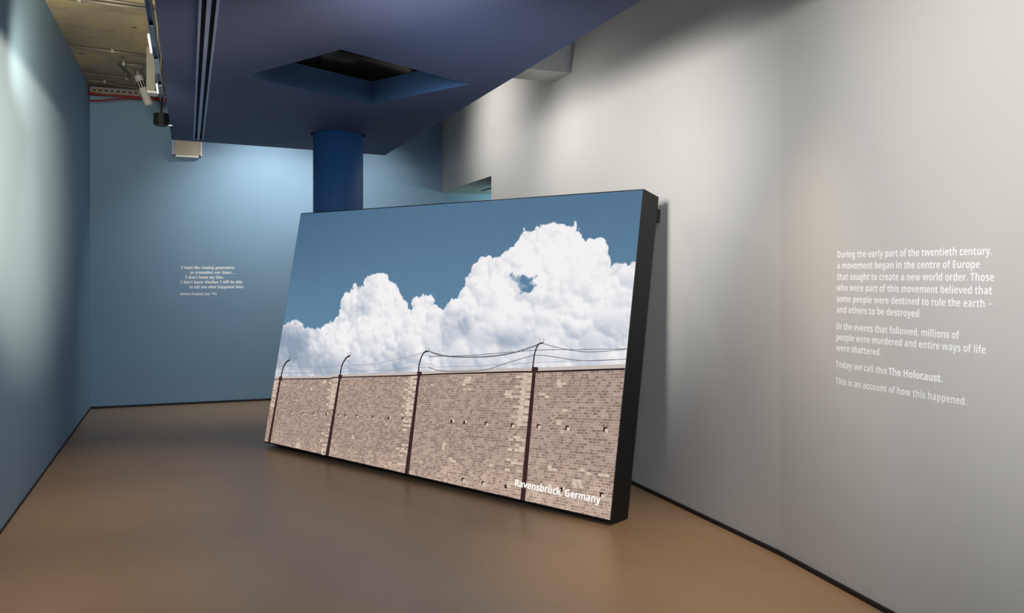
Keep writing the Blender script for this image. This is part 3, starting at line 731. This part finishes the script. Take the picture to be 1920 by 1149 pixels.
cable('red cable lying straight along the lower edge of the cable tray', [(XL, ty + 0.008, 3.475), (-0.6, ty - 0.015, 3.475), (0.1, ty - 0.053, 3.475), (1.5, ty - 0.13, 3.475), (2.95, ty - 0.21, 3.475)], 0.011)
cable('red cable drooping lowest beside the left wall before rising to the tray', [(XL + 0.01, ty - 0.04, 3.395), (-0.86, ty - 0.05, 3.405), (-0.70, ty - 0.055, 3.435), (-0.55, ty - 0.06, 3.448), (0.0, ty - 0.085, 3.448)], 0.010)
cable('red cable sloping across between the straight and the drooping cables', [(XL + 0.01, ty - 0.11, 3.472), (-0.85, ty - 0.11, 3.455), (-0.72, ty - 0.11, 3.46), (-0.60, ty - 0.11, 3.447), (-0.3, ty - 0.12, 3.44), (0.0, ty - 0.13, 3.435)], 0.010)

# beige unit on the back wall under the soffit
ux = -0.006; t = thing('wall_unit', 'beige metal box on the back wall below the corner of the dark blue soffit', 'wall unit', (ux, back_y(ux), 2.95))
bm = B(); add_box(bm, -0.135, 0.140, -0.09, 0.0, -0.085, 0.12); bevel(bm, 0.003, 1); obj('casing', bm, M['beige'], t)
bm = B(); add_box(bm, -0.158, -0.137, -0.092, 0.0, -0.09, 0.125); obj('end_cap', bm, M['rail'], t)
bm = B(); add_box(bm, 0.142, 0.158, -0.092, 0.0, -0.09, 0.105); obj('end_cap', bm, M['white_plastic'], t)
bm = B(); add_box(bm, -0.125, 0.125, -0.085, -0.01, -0.112, -0.087); bevel(bm, 0.004, 1); obj('bottom_lip', bm, M['white_plastic'], t)

# black ducts seen up through the opening in the soffit
t = thing('round_duct', 'shiny black round duct crossing above the opening in the soffit', 'duct', (1.3, 6.55, 3.24))
bm = B(); add_tube(bm, [(-1.3, -0.1, 0), (0.9, 0.06, 0)], 0.19, 40); obj('pipe', bm, M['duct'], t, True)
for x in (-0.38, 0.42):
    bm = B(); add_tube(bm, [(x, x * 0.072 - 0.02, 0), (x + 0.035, x * 0.072 - 0.018, 0)], 0.196, 40); obj('band', bm, M['housing'], t, True)
t = thing('square_duct', 'matt black rectangular duct with a pale lower edge above the opening in the soffit', 'duct', (1.45, 6.05, 3.35))
bm = B(); add_box(bm, -0.42, 0.75, -0.28, 0.22, -0.10, 0.14); bevel(bm, 0.004, 1); obj('casing', bm, M['housing'], t)
bm = B(); add_box(bm, -0.425, 0.75, 0.221, 0.235, -0.112, -0.098); obj('edge_strip', bm, M['dull_steel'], t)
bm = B(); add_box(bm, 0.1, 2.05, 3.9, 7.3, 3.53, 3.585)  # sheet added so the unlit void reads dark: its black stands for shade
tag(obj('void_shade_sheet', bm, M['housing']), 'matt black sheet added above the soffit opening to stand in for the shade of the void', 'shade sheet')

# slot diffuser in the passage ceiling
t = thing('slot_diffuser', 'slim dark slot diffuser in the side passage ceiling', 'slot diffuser', (3.40, 8.7, LINTEL))
bm = B(); add_box(bm, -0.014, 0.014, -0.6, 0.78, -0.004, 0.0); obj('frame', bm, M['dull_steel'], t)
for x in (-0.007, 0.007):
    bm = B(); add_box(bm, x - 0.005, x + 0.005, -0.59, 0.77, -0.0055, -0.004); obj('slot', bm, M['black'], t)

bpy.context.view_layer.update()
